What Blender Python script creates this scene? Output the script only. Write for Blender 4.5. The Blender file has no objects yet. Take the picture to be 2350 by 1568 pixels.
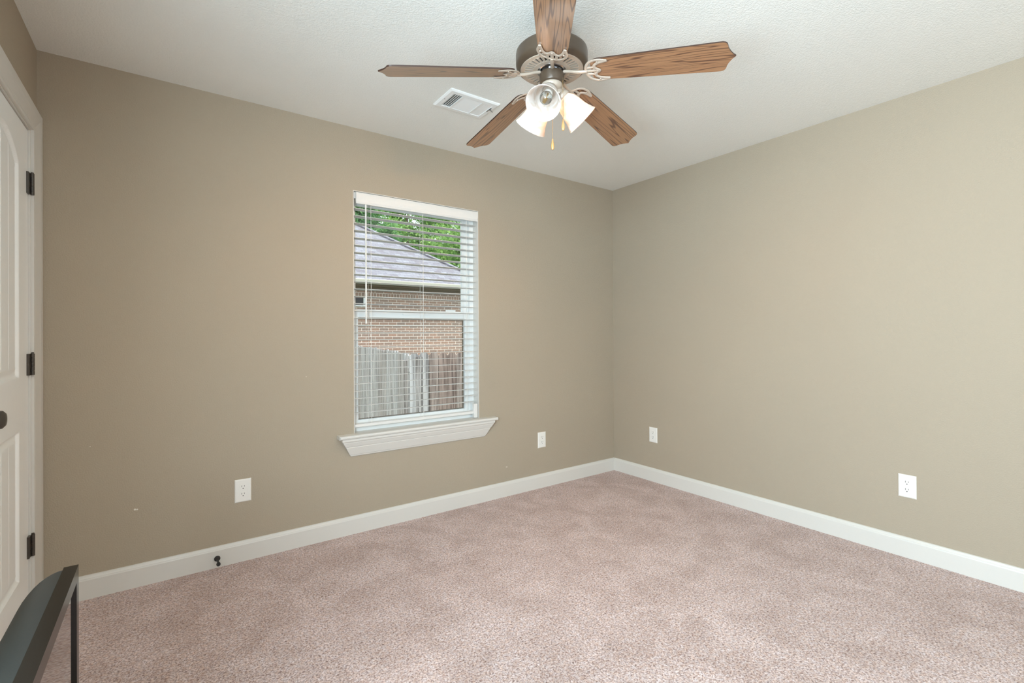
import bpy, bmesh, math, random
from mathutils import Vector, Matrix
random.seed(7)
R = math.radians
sc = bpy.context.scene
col = sc.collection

# ------------------------------------------------------------------ camera
CAM = Vector((-3.17250, -2.90810, 1.19039))
yaw, pitch, roll = 0.6228, 0.0035, -0.0054
fx = Vector((math.sin(yaw)*math.cos(pitch), math.cos(yaw)*math.cos(pitch), math.sin(pitch)))
rx = Vector((math.cos(yaw), -math.sin(yaw), 0))
ux = rx.cross(fx)
r2 = rx*math.cos(roll) + ux*math.sin(roll)
u2 = -rx*math.sin(roll) + ux*math.cos(roll)
cam_d = bpy.data.cameras.new('camera')
cam = bpy.data.objects.new('camera', cam_d)
col.objects.link(cam)
m = Matrix((r2, u2, -fx)).transposed().to_4x4()
m.translation = CAM
cam.matrix_world = m
cam_d.sensor_width = 36
cam_d.sensor_fit = 'HORIZONTAL'
cam_d.lens = 1104.49*36/2350
cam_d.shift_x = -1.847/2350
cam_d.shift_y = -21.42/2350
cam_d.clip_start = 0.02
sc.camera = cam

# ------------------------------------------------------------------ light, world, exposure
sc.view_settings.view_transform = 'Standard'
sc.view_settings.look = 'None'
sc.view_settings.exposure = 0.13
sc.view_settings.gamma = 1.0
sc.cycles.use_denoising = True
sc.cycles.max_bounces = 10
sc.cycles.diffuse_bounces = 6
sc.cycles.transparent_max_bounces = 24
sc.cycles.sample_clamp_indirect = 8.0

world = bpy.data.worlds.new('overcast_sky')
sc.world = world
world.use_nodes = True
wn = world.node_tree.nodes; wl = world.node_tree.links
wn.clear()
wo = wn.new('ShaderNodeOutputWorld'); wb = wn.new('ShaderNodeBackground')
wb.inputs['Color'].default_value = (0.86, 0.93, 1.0, 1)
wb.inputs['Strength'].default_value = 1.7
wl.new(wb.outputs[0], wo.inputs[0])

sun_d = bpy.data.lights.new('sun', 'SUN'); sun_d.energy = 2.6; sun_d.angle = R(12)
sun_d.color = (1.0, 0.95, 0.88)
sun = bpy.data.objects.new('sun', sun_d); col.objects.link(sun)
sun.rotation_euler = (R(38), 0, R(-48))      # high sun behind this house, on to the neighbour's wall and roof

def area(name, loc, rot, sx, sy, power, color):
    d = bpy.data.lights.new(name, 'AREA'); d.shape = 'RECTANGLE'; d.size = sx; d.size_y = sy
    d.energy = power; d.color = color
    o = bpy.data.objects.new(name, d); col.objects.link(o)
    o.location = loc; o.rotation_euler = rot
    return o
LX = -3.632          # left wall
RY = -4.70           # rear wall
H = 2.44
# area light added as daylight through an assumed, unseen window in the left wall
area("added_left_daylight", (LX-0.16, -2.90, 1.40), (0, R(-93), 0), 1.25, 1.35, 150, (0.70, 0.89, 1.0))
# area light added to lift the ceiling, tilted up from an invented rear window
area('added_ceiling_fill', (-2.00, RY-0.16, 1.35), (R(122), 0, 0), 1.30, 1.20, 12, (0.84, 0.95, 1.0))
LAMP_COL = (1.0, 0.66, 0.37)
LAMP_STR = 820.0

# ------------------------------------------------------------------ materials
def mat(name):
    m_ = bpy.data.materials.new(name); m_.use_nodes = True
    nt = m_.node_tree
    return m_, nt, nt.nodes, nt.links, nt.nodes['Principled BSDF']
def plain(name, c, rough=0.5, metal=0.0, coat=0.0, spec=0.5, bump=0.0, bscale=60, var=0.0):
    m_, nt, n, l, p = mat(name)
    p.inputs['Base Color'].default_value = (*c, 1)
    p.inputs['Roughness'].default_value = rough
    p.inputs['Metallic'].default_value = metal
    p.inputs['Coat Weight'].default_value = coat
    p.inputs['Specular IOR Level'].default_value = spec
    tc = n.new('ShaderNodeTexCoord')
    nz = n.new('ShaderNodeTexNoise'); nz.inputs['Scale'].default_value = bscale; nz.inputs['Detail'].default_value = 3
    l.new(tc.outputs['Object'], nz.inputs['Vector'])
    if bump:
        b = n.new('ShaderNodeBump'); b.inputs['Strength'].default_value = bump; b.inputs['Distance'].default_value = 0.002
        l.new(nz.outputs['Fac'], b.inputs['Height']); l.new(b.outputs[0], p.inputs['Normal'])
    mx = n.new('ShaderNodeMix'); mx.data_type = 'RGBA'
    mx.inputs['A'].default_value = (*[x*(1-var) for x in c], 1); mx.inputs['B'].default_value = (*[min(1, x*(1+var)) for x in c], 1)
    l.new(nz.outputs['Fac'], mx.inputs['Factor']); l.new(mx.outputs['Result'], p.inputs['Base Color'])
    return m_

def orange_peel(name, c, scale, dist, strength, rough=0.75):
    m_, nt, n, l, p = mat(name)
    tc = n.new('ShaderNodeTexCoord')
    nz = n.new('ShaderNodeTexNoise'); nz.inputs['Scale'].default_value = scale; nz.inputs['Detail'].default_value = 2.5
    nz.inputs['Roughness'].default_value = 0.55
    l.new(tc.outputs['Object'], nz.inputs['Vector'])
    cr = n.new('ShaderNodeMapRange'); cr.inputs['From Min'].default_value = 0.38; cr.inputs['From Max'].default_value = 0.62
    cr.interpolation_type = 'SMOOTHSTEP'
    l.new(nz.outputs['Fac'], cr.inputs['Value'])
    b = n.new('ShaderNodeBump'); b.inputs['Strength'].default_value = strength; b.inputs['Distance'].default_value = dist
    l.new(cr.outputs[0], b.inputs['Height']); l.new(b.outputs[0], p.inputs['Normal'])
    big = n.new('ShaderNodeTexNoise'); big.inputs['Scale'].default_value = 1.7
    l.new(tc.outputs['Object'], big.inputs['Vector'])
    mx = n.new('ShaderNodeMix'); mx.data_type = 'RGBA'
    mx.inputs['A'].default_value = (*[x*0.97 for x in c], 1); mx.inputs['B'].default_value = (*[x*1.03 for x in c], 1)
    l.new(big.outputs['Fac'], mx.inputs['Factor']); l.new(mx.outputs['Result'], p.inputs['Base Color'])
    p.inputs['Roughness'].default_value = rough
    p.inputs['Specular IOR Level'].default_value = 0.3
    return m_

M = {}
M['wall'] = orange_peel('wall_paint', (0.410, 0.346, 0.264), 160, 0.0018, 0.34)
M['ceiling'] = orange_peel('ceiling_paint', (0.83, 0.83, 0.79), 140, 0.0026, 0.32)
M['trim'] = plain('white_trim_paint', (0.69, 0.665, 0.62), 0.35, var=0.01)
M['door'] = plain('white_door_paint', (0.93, 0.93, 0.915), 0.38, var=0.01, bump=0.05, bscale=40)
M['vinyl'] = plain('white_vinyl', (0.88, 0.89, 0.88), 0.4, var=0.01)
M['slat'] = plain('white_blind_valance', (0.76, 0.74, 0.71), 0.35, var=0.01)
M['slatg'] = plain('off_white_slat', (0.60, 0.60, 0.58), 0.4, var=0.01)
M['cord'] = plain('white_cord', (0.82, 0.80, 0.76), 0.7)
M['plate'] = plain('white_outlet_plastic', (0.82, 0.795, 0.75), 0.3)
M['dark'] = plain('dark_gap', (0.015, 0.013, 0.012), 0.8)
M['bronze'] = plain('oil_rubbed_bronze', (0.075, 0.062, 0.05), 0.34, metal=0.35, spec=0.6, var=0.1)
M['litbronze'] = plain('lamplit_bronze', (0.50, 0.42, 0.345), 0.36, metal=0.25, spec=0.6, var=0.06)  # lamp glow on the fan's underside painted into the bronze as a lighter colour
M['housing'] = plain('dark_bronze_housing', (0.080, 0.055, 0.036), 0.33, metal=0.15, spec=0.5, var=0.06)
M['chrome'] = plain('polished_metal', (0.35, 0.36, 0.38), 0.12, metal=1.0)
M['black'] = plain('black_iron', (0.012, 0.012, 0.013), 0.35)
M['brass'] = plain('brass', (0.72, 0.52, 0.26), 0.3, metal=0.9)
M['pendant'] = plain('amber_wood', (0.55, 0.32, 0.12), 0.25, coat=0.5, var=0.15)
M['vent'] = plain('white_register_enamel', (0.86, 0.87, 0.86), 0.35)
M['tvframe'] = plain('glossy_black_bezel', (0.014, 0.011, 0.008), 0.20, spec=0.28, bump=0.02, bscale=200)
M['tvshell'] = plain('dark_grey_shell', (0.035, 0.040, 0.038), 0.42, bump=0.06, bscale=500, var=0.12)
M['screen'] = plain('glossy_screen_glass', (0.006, 0.006, 0.007), 0.04, coat=1.0, spec=1.0)
M['rubber'] = plain('dark_rubber', (0.02, 0.02, 0.02), 0.6)
M['frieze'] = plain('brown_painted_frieze', (0.16, 0.115, 0.075), 0.6, var=0.1)
M['gutter'] = plain('cream_gutter', (0.62, 0.60, 0.50), 0.4)
M['duct'] = plain('grey_galvanised_duct', (0.13, 0.15, 0.16), 0.5)
M['mark'] = plain('chalky_scuff', (0.75, 0.72, 0.66), 0.9)

def carpet_mat():
    m_, nt, n, l, p = mat('mauve_beige_carpet')
    tc = n.new('ShaderNodeTexCoord')
    def noise(s, d=2, rough=0.6, dist=0.0):
        z = n.new('ShaderNodeTexNoise'); z.inputs['Scale'].default_value = s; z.inputs['Detail'].default_value = d
        z.inputs['Roughness'].default_value = rough; z.inputs['Distortion'].default_value = dist
        l.new(tc.outputs['Object'], z.inputs['Vector']); return z
    fine = noise(150, 3, 0.65, 0.6)
    tint = noise(60, 2, 0.6)
    big = noise(5.0, 4, 0.62, 0.5)
    cr = n.new('ShaderNodeValToRGB')
    e = cr.color_ramp.elements
    e[0].position = 0.30; e[0].color = (0.17, 0.095, 0.075, 1)
    e[1].position = 0.66; e[1].color = (0.90, 0.79, 0.79, 1)
    a = e.new(0.42); a.color = (0.44, 0.32, 0.295, 1)
    b_ = e.new(0.54); b_.color = (0.72, 0.60, 0.585, 1)
    l.new(fine.outputs['Fac'], cr.inputs['Fac'])
    cr2 = n.new('ShaderNodeValToRGB')
    e = cr2.color_ramp.elements
    e[0].position = 0.35; e[0].color = (0.93, 0.80, 0.70, 1)
    e[1].position = 0.65; e[1].color = (1.0, 1.0, 1.02, 1)
    l.new(tint.outputs['Fac'], cr2.inputs['Fac'])
    mx = n.new('ShaderNodeMix'); mx.data_type = 'RGBA'; mx.blend_type = 'MULTIPLY'; mx.inputs['Factor'].default_value = 0.9
    l.new(cr.outputs[0], mx.inputs['A']); l.new(cr2.outputs[0], mx.inputs['B'])
    cr3 = n.new('ShaderNodeValToRGB')
    e = cr3.color_ramp.elements
    e[0].position = 0.36; e[0].color = (0.84, 0.80, 0.77, 1)
    e[1].position = 0.62; e[1].color = (1.05, 1.05, 1.05, 1)
    l.new(big.outputs['Fac'], cr3.inputs['Fac'])
    mx2 = n.new('ShaderNodeMix'); mx2.data_type = 'RGBA'; mx2.blend_type = 'MULTIPLY'; mx2.inputs['Factor'].default_value = 1
    l.new(mx.outputs['Result'], mx2.inputs['A']); l.new(cr3.outputs[0], mx2.inputs['B'])
    l.new(mx2.outputs['Result'], p.inputs['Base Color'])
    b = n.new('ShaderNodeBump'); b.inputs['Strength'].default_value = 1.0; b.inputs['Distance'].default_value = 0.006
    l.new(fine.outputs['Fac'], b.inputs['Height']); l.new(b.outputs[0], p.inputs['Normal'])
    p.inputs['Roughness'].default_value = 0.95
    p.inputs['Specular IOR Level'].default_value = 0.1
    p.inputs['Sheen Weight'].default_value = 0.25
    return m_
M['carpet'] = carpet_mat()

def wood_mat():
    m_, nt, n, l, p = mat('oak_blade_veneer')
    tc = n.new('ShaderNodeTexCoord'); oi = n.new('ShaderNodeObjectInfo')
    # object random offsets the grain from blade to blade
    mul = n.new('ShaderNodeMath'); mul.operation = 'MULTIPLY'; mul.inputs[1].default_value = 7.0
    l.new(oi.outputs['Random'], mul.inputs[0])
    cx = n.new('ShaderNodeCombineXYZ'); l.new(mul.outputs[0], cx.inputs['Z'])
    ad = n.new('ShaderNodeVectorMath'); ad.operation = 'ADD'
    l.new(tc.outputs['Object'], ad.inputs[0]); l.new(cx.outputs[0], ad.inputs[1])
    mp = n.new('ShaderNodeMapping'); mp.inputs['Scale'].default_value = (0.75, 15.0, 1.0)
    l.new(ad.outputs[0], mp.inputs['Vector'])
    warp = n.new('ShaderNodeTexNoise'); warp.inputs['Scale'].default_value = 1.0; warp.inputs['Detail'].default_value = 2.0
    warp.inputs['Roughness'].default_value = 0.45
    l.new(mp.outputs[0], warp.inputs['Vector'])
    # growth-ring lines = contour lines of a stretched noise field
    k = n.new('ShaderNodeMath'); k.operation = 'MULTIPLY'; k.inputs[1].default_value = 130.0
    l.new(warp.outputs['Fac'], k.inputs[0])
    sn = n.new('ShaderNodeMath'); sn.operation = 'SINE'; l.new(k.outputs[0], sn.inputs[0])
    mr = n.new('ShaderNodeMapRange'); mr.inputs['From Min'].default_value = 0.45; mr.inputs['From Max'].default_value = 1.15
    mr.interpolation_type = 'SMOOTHSTEP'
    l.new(sn.outputs[0], mr.inputs['Value'])
    mp2 = n.new('ShaderNodeMapping'); mp2.inputs['Scale'].default_value = (9.0, 320.0, 1.0)
    l.new(ad.outputs[0], mp2.inputs['Vector'])
    fib = n.new('ShaderNodeTexNoise'); fib.inputs['Scale'].default_value = 1.0; fib.inputs['Detail'].default_value = 3
    l.new(mp2.outputs[0], fib.inputs['Vector'])
    base = n.new('ShaderNodeMix'); base.data_type = 'RGBA'
    base.inputs['A'].default_value = (0.20, 0.095, 0.045, 1); base.inputs['B'].default_value = (0.43, 0.225, 0.11, 1)
    l.new(fib.outputs['Fac'], base.inputs['Factor'])
    mx = n.new('ShaderNodeMix'); mx.data_type = 'RGBA'; mx.inputs['B'].default_value = (0.085, 0.035, 0.020, 1)
    l.new(mr.outputs[0], mx.inputs['Factor']); l.new(base.outputs['Result'], mx.inputs['A'])
    l.new(mx.outputs['Result'], p.inputs['Base Color'])
    p.inputs['Roughness'].default_value = 0.32
    p.inputs['Coat Weight'].default_value = 1.0; p.inputs['Coat Roughness'].default_value = 0.12
    return m_
M['wood'] = wood_mat()
M['woodedge'] = plain('dark_blade_edge', (0.045, 0.02, 0.012), 0.4)

def brick_mat(name, w, h, mortar, c1, c2, cm, offset=0.5, axes='XZ', rough=0.9, mort_smooth=0.1, bias=0.0):
    m_, nt, n, l, p = mat(name)
    tc = n.new('ShaderNodeTexCoord'); sp = n.new('ShaderNodeSeparateXYZ'); cb = n.new('ShaderNodeCombineXYZ')
    l.new(tc.outputs['Object'], sp.inputs[0])
    l.new(sp.outputs[axes[0]], cb.inputs['X']); l.new(sp.outputs[axes[1]], cb.inputs['Y'])
    bt = n.new('ShaderNodeTexBrick'); bt.inputs['Scale'].default_value = 1.0
    bt.inputs['Brick Width'].default_value = w; bt.inputs['Row Height'].default_value = h
    bt.inputs['Mortar Size'].default_value = mortar; bt.inputs['Mortar Smooth'].default_value = mort_smooth
    bt.inputs['Bias'].default_value = bias
    bt.offset = offset
    bt.inputs['Color1'].default_value = (*c1, 1); bt.inputs['Color2'].default_value = (*c2, 1); bt.inputs['Mortar'].default_value = (*cm, 1)
    l.new(cb.outputs[0], bt.inputs['Vector'])
    nz = n.new('ShaderNodeTexNoise'); nz.inputs['Scale'].default_value = 22; nz.inputs['Detail'].default_value = 4
    l.new(cb.outputs[0], nz.inputs['Vector'])
    mr = n.new('ShaderNodeMapRange'); mr.inputs['To Min'].default_value = 0.72; mr.inputs['To Max'].default_value = 1.28
    l.new(nz.outputs['Fac'], mr.inputs['Value'])
    mx = n.new('ShaderNodeMix'); mx.data_type = 'RGBA'; mx.blend_type = 'MULTIPLY'; mx.inputs['Factor'].default_value = 1
    l.new(bt.outputs['Color'], mx.inputs['A']); l.new(mr.outputs[0], mx.inputs['B'])
    l.new(mx.outputs['Result'], p.inputs['Base Color'])
    b = n.new('ShaderNodeBump'); b.inputs['Strength'].default_value = 0.6; b.inputs['Distance'].default_value = 0.006; b.invert = True
    l.new(bt.outputs['Fac'], b.inputs['Height']); l.new(b.outputs[0], p.inputs['Normal'])
    p.inputs['Roughness'].default_value = rough
    return m_
M['brick'] = brick_mat('red_brown_brick', 0.2110, 0.0672, 0.0065, (0.46, 0.285, 0.21), (0.34, 0.25, 0.205), (0.84, 0.74, 0.66))
M['rowlock'] = brick_mat('brick_rowlock', 0.0700, 0.50, 0.006, (0.44, 0.27, 0.20), (0.33, 0.24, 0.195), (0.84, 0.74, 0.66), offset=0.0)
M['shingle'] = brick_mat('grey_shingles', 0.17, 0.068, 0.003, (0.36, 0.37, 0.41), (0.245, 0.23, 0.255), (0.17, 0.17, 0.20), axes='XZ')

def fence_mat(nm, ca, cb_, cc):
    m_, nt, n, l, p = mat(nm)
    tc = n.new('ShaderNodeTexCoord'); g = n.new('ShaderNodeNewGeometry')
    mp = n.new('ShaderNodeMapping'); mp.inputs['Scale'].default_value = (38, 38, 1.6)
    l.new(tc.outputs['Object'], mp.inputs['Vector'])
    nz = n.new('ShaderNodeTexNoise'); nz.inputs['Scale'].default_value = 1; nz.inputs['Detail'].default_value = 4
    l.new(mp.outputs[0], nz.inputs['Vector'])
    cr = n.new('ShaderNodeValToRGB'); e = cr.color_ramp.elements
    e[0].position = 0.34; e[0].color = (*ca, 1)
    e[1].position = 0.60; e[1].color = (*cb_, 1)
    l.new(nz.outputs['Fac'], cr.inputs['Fac'])
    cr2 = n.new('ShaderNodeValToRGB'); e = cr2.color_ramp.elements
    e[0].color = (1.0, 1.0, 1.0, 1); e[1].color = (*cc, 1)
    l.new(g.outputs['Random Per Island'], cr2.inputs['Fac'])
    mx = n.new('ShaderNodeMix'); mx.data_type = 'RGBA'; mx.blend_type = 'MULTIPLY'; mx.inputs['Factor'].default_value = 1
    l.new(cr.outputs[0], mx.inputs['A']); l.new(cr2.outputs[0], mx.inputs['B'])
    l.new(mx.outputs['Result'], p.inputs['Base Color']); p.inputs['Roughness'].default_value = 0.9
    return m_
M['fence'] = fence_mat('weathered_grey_cedar', (0.17, 0.165, 0.165), (0.58, 0.59, 0.60), (0.72, 0.66, 0.62))
M['fence_brown'] = fence_mat('weathered_brown_cedar', (0.12, 0.09, 0.08), (0.42, 0.36, 0.32), (0.62, 0.45, 0.40))

def leaf_mat(name, c1, c2):
    m_, nt, n, l, p = mat(name)
    g = n.new('ShaderNodeNewGeometry')
    mx = n.new('ShaderNodeMix'); mx.data_type = 'RGBA'
    mx.inputs['A'].default_value = (*c1, 1); mx.inputs['B'].default_value = (*c2, 1)
    l.new(g.outputs['Random Per Island'], mx.inputs['Factor'])
    l.new(mx.outputs['Result'], p.inputs['Base Color']); p.inputs['Roughness'].default_value = 0.55
    tr = n.new('ShaderNodeBsdfTranslucent'); l.new(mx.outputs['Result'], tr.inputs['Color'])
    ms = n.new('ShaderNodeMixShader'); ms.inputs[0].default_value = 0.35
    l.new(p.outputs[0], ms.inputs[1]); l.new(tr.outputs[0], ms.inputs[2])
    l.new(ms.outputs[0], n['Material Output'].inputs['Surface'])
    return m_
M['leaf_a'] = leaf_mat('bright_green_leaves', (0.16, 0.36, 0.08), (0.44, 0.66, 0.19))
M['leaf_b'] = leaf_mat('deep_green_leaves', (0.08, 0.25, 0.08), (0.30, 0.55, 0.20))
M['bark'] = plain('tree_bark', (0.16, 0.12, 0.09), 0.9, var=0.3, bscale=12)
M['grass'] = plain('lawn', (0.10, 0.17, 0.05), 0.95, var=0.4, bscale=30)

def glass_mat():
    m_, nt, n, l, p = mat('clear_window_glass')
    n.remove(p)
    t = n.new('ShaderNodeBsdfTransparent'); t.inputs['Color'].default_value = (0.97, 0.98, 0.98, 1)
    g = n.new('ShaderNodeBsdfGlossy'); g.inputs['Roughness'].default_value = 0.0
    f = n.new('ShaderNodeFresnel'); f.inputs['IOR'].default_value = 1.45
    ms = n.new('ShaderNodeMixShader')
    l.new(f.outputs[0], ms.inputs[0]); l.new(t.outputs[0], ms.inputs[1]); l.new(g.outputs[0], ms.inputs[2])
    l.new(ms.outputs[0], n['Material Output'].inputs['Surface'])
    return m_
M['glass'] = glass_mat()
def bulb_glass():
    m_, nt, n, l, p = mat('clear_bulb_glass')
    n.remove(p)
    t = n.new('ShaderNodeBsdfTransparent'); t.inputs['Color'].default_value = (0.97, 0.96, 0.93, 1)
    g = n.new('ShaderNodeBsdfGlossy'); g.inputs['Roughness'].default_value = 0.05
    f = n.new('ShaderNodeLayerWeight'); f.inputs['Blend'].default_value = 0.35
    ms = n.new('ShaderNodeMixShader')
    l.new(f.outputs['Fresnel'], ms.inputs[0]); l.new(t.outputs[0], ms.inputs[1]); l.new(g.outputs[0], ms.inputs[2])
    l.new(ms.outputs[0], n['Material Output'].inputs['Surface'])
    return m_
M['bulbglass'] = bulb_glass()
def alabaster():
    m_, nt, n, l, p = mat('alabaster_glass')
    tc = n.new('ShaderNodeTexCoord')
    nz = n.new('ShaderNodeTexNoise'); nz.inputs['Scale'].default_value = 16; nz.inputs['Detail'].default_value = 4; nz.inputs['Distortion'].default_value = 1.8
    l.new(tc.outputs['Object'], nz.inputs['Vector'])
    cr = n.new('ShaderNodeValToRGB'); e = cr.color_ramp.elements
    e[0].position = 0.42; e[0].color = (0.93, 0.90, 0.87, 1)
    e[1].position = 0.60; e[1].color = (0.80, 0.70, 0.62, 1)
    l.new(nz.outputs['Fac'], cr.inputs['Fac'])
    l.new(cr.outputs[0], p.inputs['Base Color']); p.inputs['Roughness'].default_value = 0.25
    tr = n.new('ShaderNodeBsdfTranslucent'); l.new(cr.outputs[0], tr.inputs['Color'])
    ms = n.new('ShaderNodeMixShader'); ms.inputs[0].default_value = 0.30
    l.new(p.outputs[0], ms.inputs[1]); l.new(tr.outputs[0], ms.inputs[2])
    l.new(ms.outputs[0], n['Material Output'].inputs['Surface'])
    return m_
M['shade'] = alabaster()
def emis(name, c, s):
    m_, nt, n, l, p = mat(name)
    n.remove(p); e = n.new('ShaderNodeEmission'); e.inputs['Color'].default_value = (*c, 1); e.inputs['Strength'].default_value = s
    l.new(e.outputs[0], n['Material Output'].inputs['Surface']); return m_
M['lit_bulb'] = emis('lit_bulb', LAMP_COL, LAMP_STR)

# ------------------------------------------------------------------ mesh helpers
def obj(name, bm, material, parent=None, smooth=False, loc=None):
    bmesh.ops.recalc_face_normals(bm, faces=bm.faces)
    me = bpy.data.meshes.new(name); bm.to_mesh(me); bm.free()
    mats = material if isinstance(material, (list, tuple)) else [material]
    for q in mats: me.materials.append(q)
    if smooth:
        me.shade_smooth() if hasattr(me, 'shade_smooth') else None
        me.set_sharp_from_angle(angle=R(38))
    o = bpy.data.objects.new(name, me); col.objects.link(o)
    if parent: o.parent = parent
    if loc: o.location = loc
    return o
def empty(name, loc=(0, 0, 0)):
    o = bpy.data.objects.new(name, None); col.objects.link(o); o.location = loc
    o.empty_display_size = 0.1
    return o
def tag(o, label=None, cat=None, group=None, kind=None):
    if label: o['label'] = label
    if cat: o['category'] = cat
    if group: o['group'] = group
    if kind: o['kind'] = kind
    return o
def box(bm, x0, x1, y0, y1, z0, z1, mi=0, bev=0.0, mtx=None):
    vs = [bm.verts.new((x, y, z)) for x in (x0, x1) for y in (y0, y1) for z in (z0, z1)]
    fs = [(0, 1, 3, 2), (4, 6, 7, 5), (0, 4, 5, 1), (2, 3, 7, 6), (0, 2, 6, 4), (1, 5, 7, 3)]
    F = [bm.faces.new([vs[i] for i in f]) for f in fs]
    for f in F: f.material_index = mi
    if mtx: bmesh.ops.transform(bm, matrix=mtx, verts=vs)
    if bev:
        ed = list({e for f in F for e in f.edges})
        bmesh.ops.bevel(bm, geom=ed, offset=bev, segments=2, affect='EDGES', profile=0.5)
    return vs
def prism(bm, pts, d, a0, a1, mi=0):
    """extrude a 2-D outline; d = axis ('x','y','z'), from a0 to a1"""
    def P(u, v, a):
        return {'x': (a, u, v), 'y': (u, a, v), 'z': (u, v, a)}[d]
    A = [bm.verts.new(P(u, v, a0)) for u, v in pts]; B = [bm.verts.new(P(u, v, a1)) for u, v in pts]
    n = len(pts); F = [bm.faces.new(A), bm.faces.new(B[::-1])]
    for i in range(n): F.append(bm.faces.new((A[i], A[(i+1) % n], B[(i+1) % n], B[i])))
    for f in F: f.material_index = mi
    return A+B
def lathe(bm, prof, seg=32, mtx=None, mi=0, cap=False):
    rings = []
    for r_, z in prof:
        if r_ < 1e-6: rings.append([bm.verts.new((0, 0, z))])
        else: rings.append([bm.verts.new((r_*math.cos(2*math.pi*i/seg), r_*math.sin(2*math.pi*i/seg), z)) for i in range(seg)])
    for a, b in zip(rings, rings[1:]):
        for i in range(seg):
            j = (i+1) % seg
            if len(a) == 1 and len(b) == 1: continue
            if len(a) == 1: f = bm.faces.new((a[0], b[i], b[j]))
            elif len(b) == 1: f = bm.faces.new((a[i], b[0], a[j]))
            else: f = bm.faces.new((a[i], b[i], b[j], a[j]))
            f.material_index = mi
    vs = [v for r_ in rings for v in r_]
    if mtx: bmesh.ops.transform(bm, matrix=mtx, verts=vs)
    return vs
def tube(bm, pts, rad, seg=8, flat=1.0, up=Vector((0, 0, 1)), mi=0):
    """tube along points; flat<1 squashes it along 'up'"""
    pts = [Vector(p) for p in pts]; rings = []
    n = len(pts)
    for i, p in enumerate(pts):
        t = (pts[min(i+1, n-1)] - pts[max(i-1, 0)]).normalized()
        s = t.cross(up)
        if s.length < 1e-4: s = t.cross(Vector((1, 0, 0)))
        s.normalize(); w = s.cross(t).normalized()
        rr = rad[i] if isinstance(rad, (list, tuple)) else rad
        rings.append([bm.verts.new(p + s*rr*math.cos(2*math.pi*k/seg) + w*rr*flat*math.sin(2*math.pi*k/seg)) for k in range(seg)])
    for a, b in zip(rings, rings[1:]):
        for k in range(seg):
            f = bm.faces.new((a[k], a[(k+1) % seg], b[(k+1) % seg], b[k])); f.material_index = mi
    for rg in (rings[0], rings[-1]):
        f = bm.faces.new(rg); f.material_index = mi
def smooth_pts(ctrl, n=8):
    """Catmull-Rom through the control points"""
    c = [Vector(p) for p in ctrl]; c = [c[0]*2-c[1]] + c + [c[-1]*2-c[-2]]; out = []
    for i in range(1, len(c)-2):
        for k in range(n):
            t = k/n
            out.append(0.5*((2*c[i]) + (-c[i-1]+c[i+1])*t + (2*c[i-1]-5*c[i]+4*c[i+1]-c[i+2])*t*t + (-c[i-1]+3*c[i]-3*c[i+1]+c[i+2])*t**3))
    out.append(c[-2]); return out
def axis_mtx(origin, direction):
    d = Vector(direction).normalized()
    q = Vector((0, 0, 1)).rotation_difference(d)
    return Matrix.Translation(Vector(origin)) @ q.to_matrix().to_4x4()
def rect_ring(bm, x0, x1, z0, z1, ix0, ix1, iz0, iz1, y0, y1):
    """rectangular frame in the xz plane with a hole, y0..y1 thick"""
    box(bm, x0, ix0, y0, y1, z0, z1); box(bm, ix1, x1, y0, y1, z0, z1)
    box(bm, ix0, ix1, y0, y1, z0, iz0); box(bm, ix0, ix1, y0, y1, iz1, z1)

# ------------------------------------------------------------------ room shell
WX0, WX1, WZ0, WZ1 = -2.262, -1.380, 0.585, 2.062     # window opening in the back wall
WT = 0.15
def struct(name, bm, material, smooth=False):
    o = obj(name, bm, material, smooth=smooth); o['kind'] = 'structure'; return o

bm = bmesh.new(); box(bm, LX-0.15, 0.15, RY-0.15, WT, -0.12, 0.0); floor = struct('floor', bm, M['carpet'])
bm = bmesh.new(); box(bm, LX-0.15, 0.15, RY-0.15, WT, H, H+0.12); struct('ceiling', bm, M['ceiling'])
bm = bmesh.new()
rect_ring(bm, LX, 0.0, 0.0, H, WX0, WX1, WZ0, WZ1, 0.0, WT)
# tiny chips in the paint
for cx_, cz_, w_ in ((-3.2990, 0.3655, 0.0040), (-3.2905, 0.3640, 0.0034), (-3.459, 0.687, 0.0016), (-2.531, 0.953, 0.0017), (-1.149, 0.2115, 0.0030), (-1.140, 0.2105, 0.0022)):
    lathe(bm, [(0, 0), (w_*1.2, 0), (w_, 0.0007), (0, 0.0009)], 9, axis_mtx((cx_, 0.0002, cz_), (0, -1, 0)), mi=1)
wall_back = struct('wall_back', bm, [M['wall'], M['mark']])
# left wall: door opening near the corner and an added window opening behind the camera
DY0, DY1, DZ1 = -0.900, -0.132, 2.040
VY0, VY1, VZ0, VZ1 = -3.60, -2.20, 0.72, 2.12
bm = bmesh.new()
X0, X1 = LX-0.15, LX
box(bm, X0, X1, DY1, 0.0, 0.0, H); box(bm, X0, X1, DY0, DY1, DZ1+0.02, H)
box(bm, X0, X1, VY1, DY0, 0, H)
box(bm, X0, X1, VY0, VY1, 0, VZ0); box(bm, X0, X1, VY0, VY1, VZ1, H)
box(bm, X0, X1, RY, VY0, 0, H)
struct('wall_left', bm, M['wall'])
UX0, UX1, UZ0, UZ1 = -2.70, -1.30, 0.70, 2.12  # opening of the added rear-wall window
bm = bmesh.new(); box(bm, 0.0, 0.15, RY, 0.0, 0, H)
struct('wall_right', bm, M['wall'])
bm = bmesh.new(); rect_ring(bm, LX, 0, 0, H, UX0, UX1, UZ0, UZ1, RY-0.15, RY); struct('wall_rear', bm, M['wall'])

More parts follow.
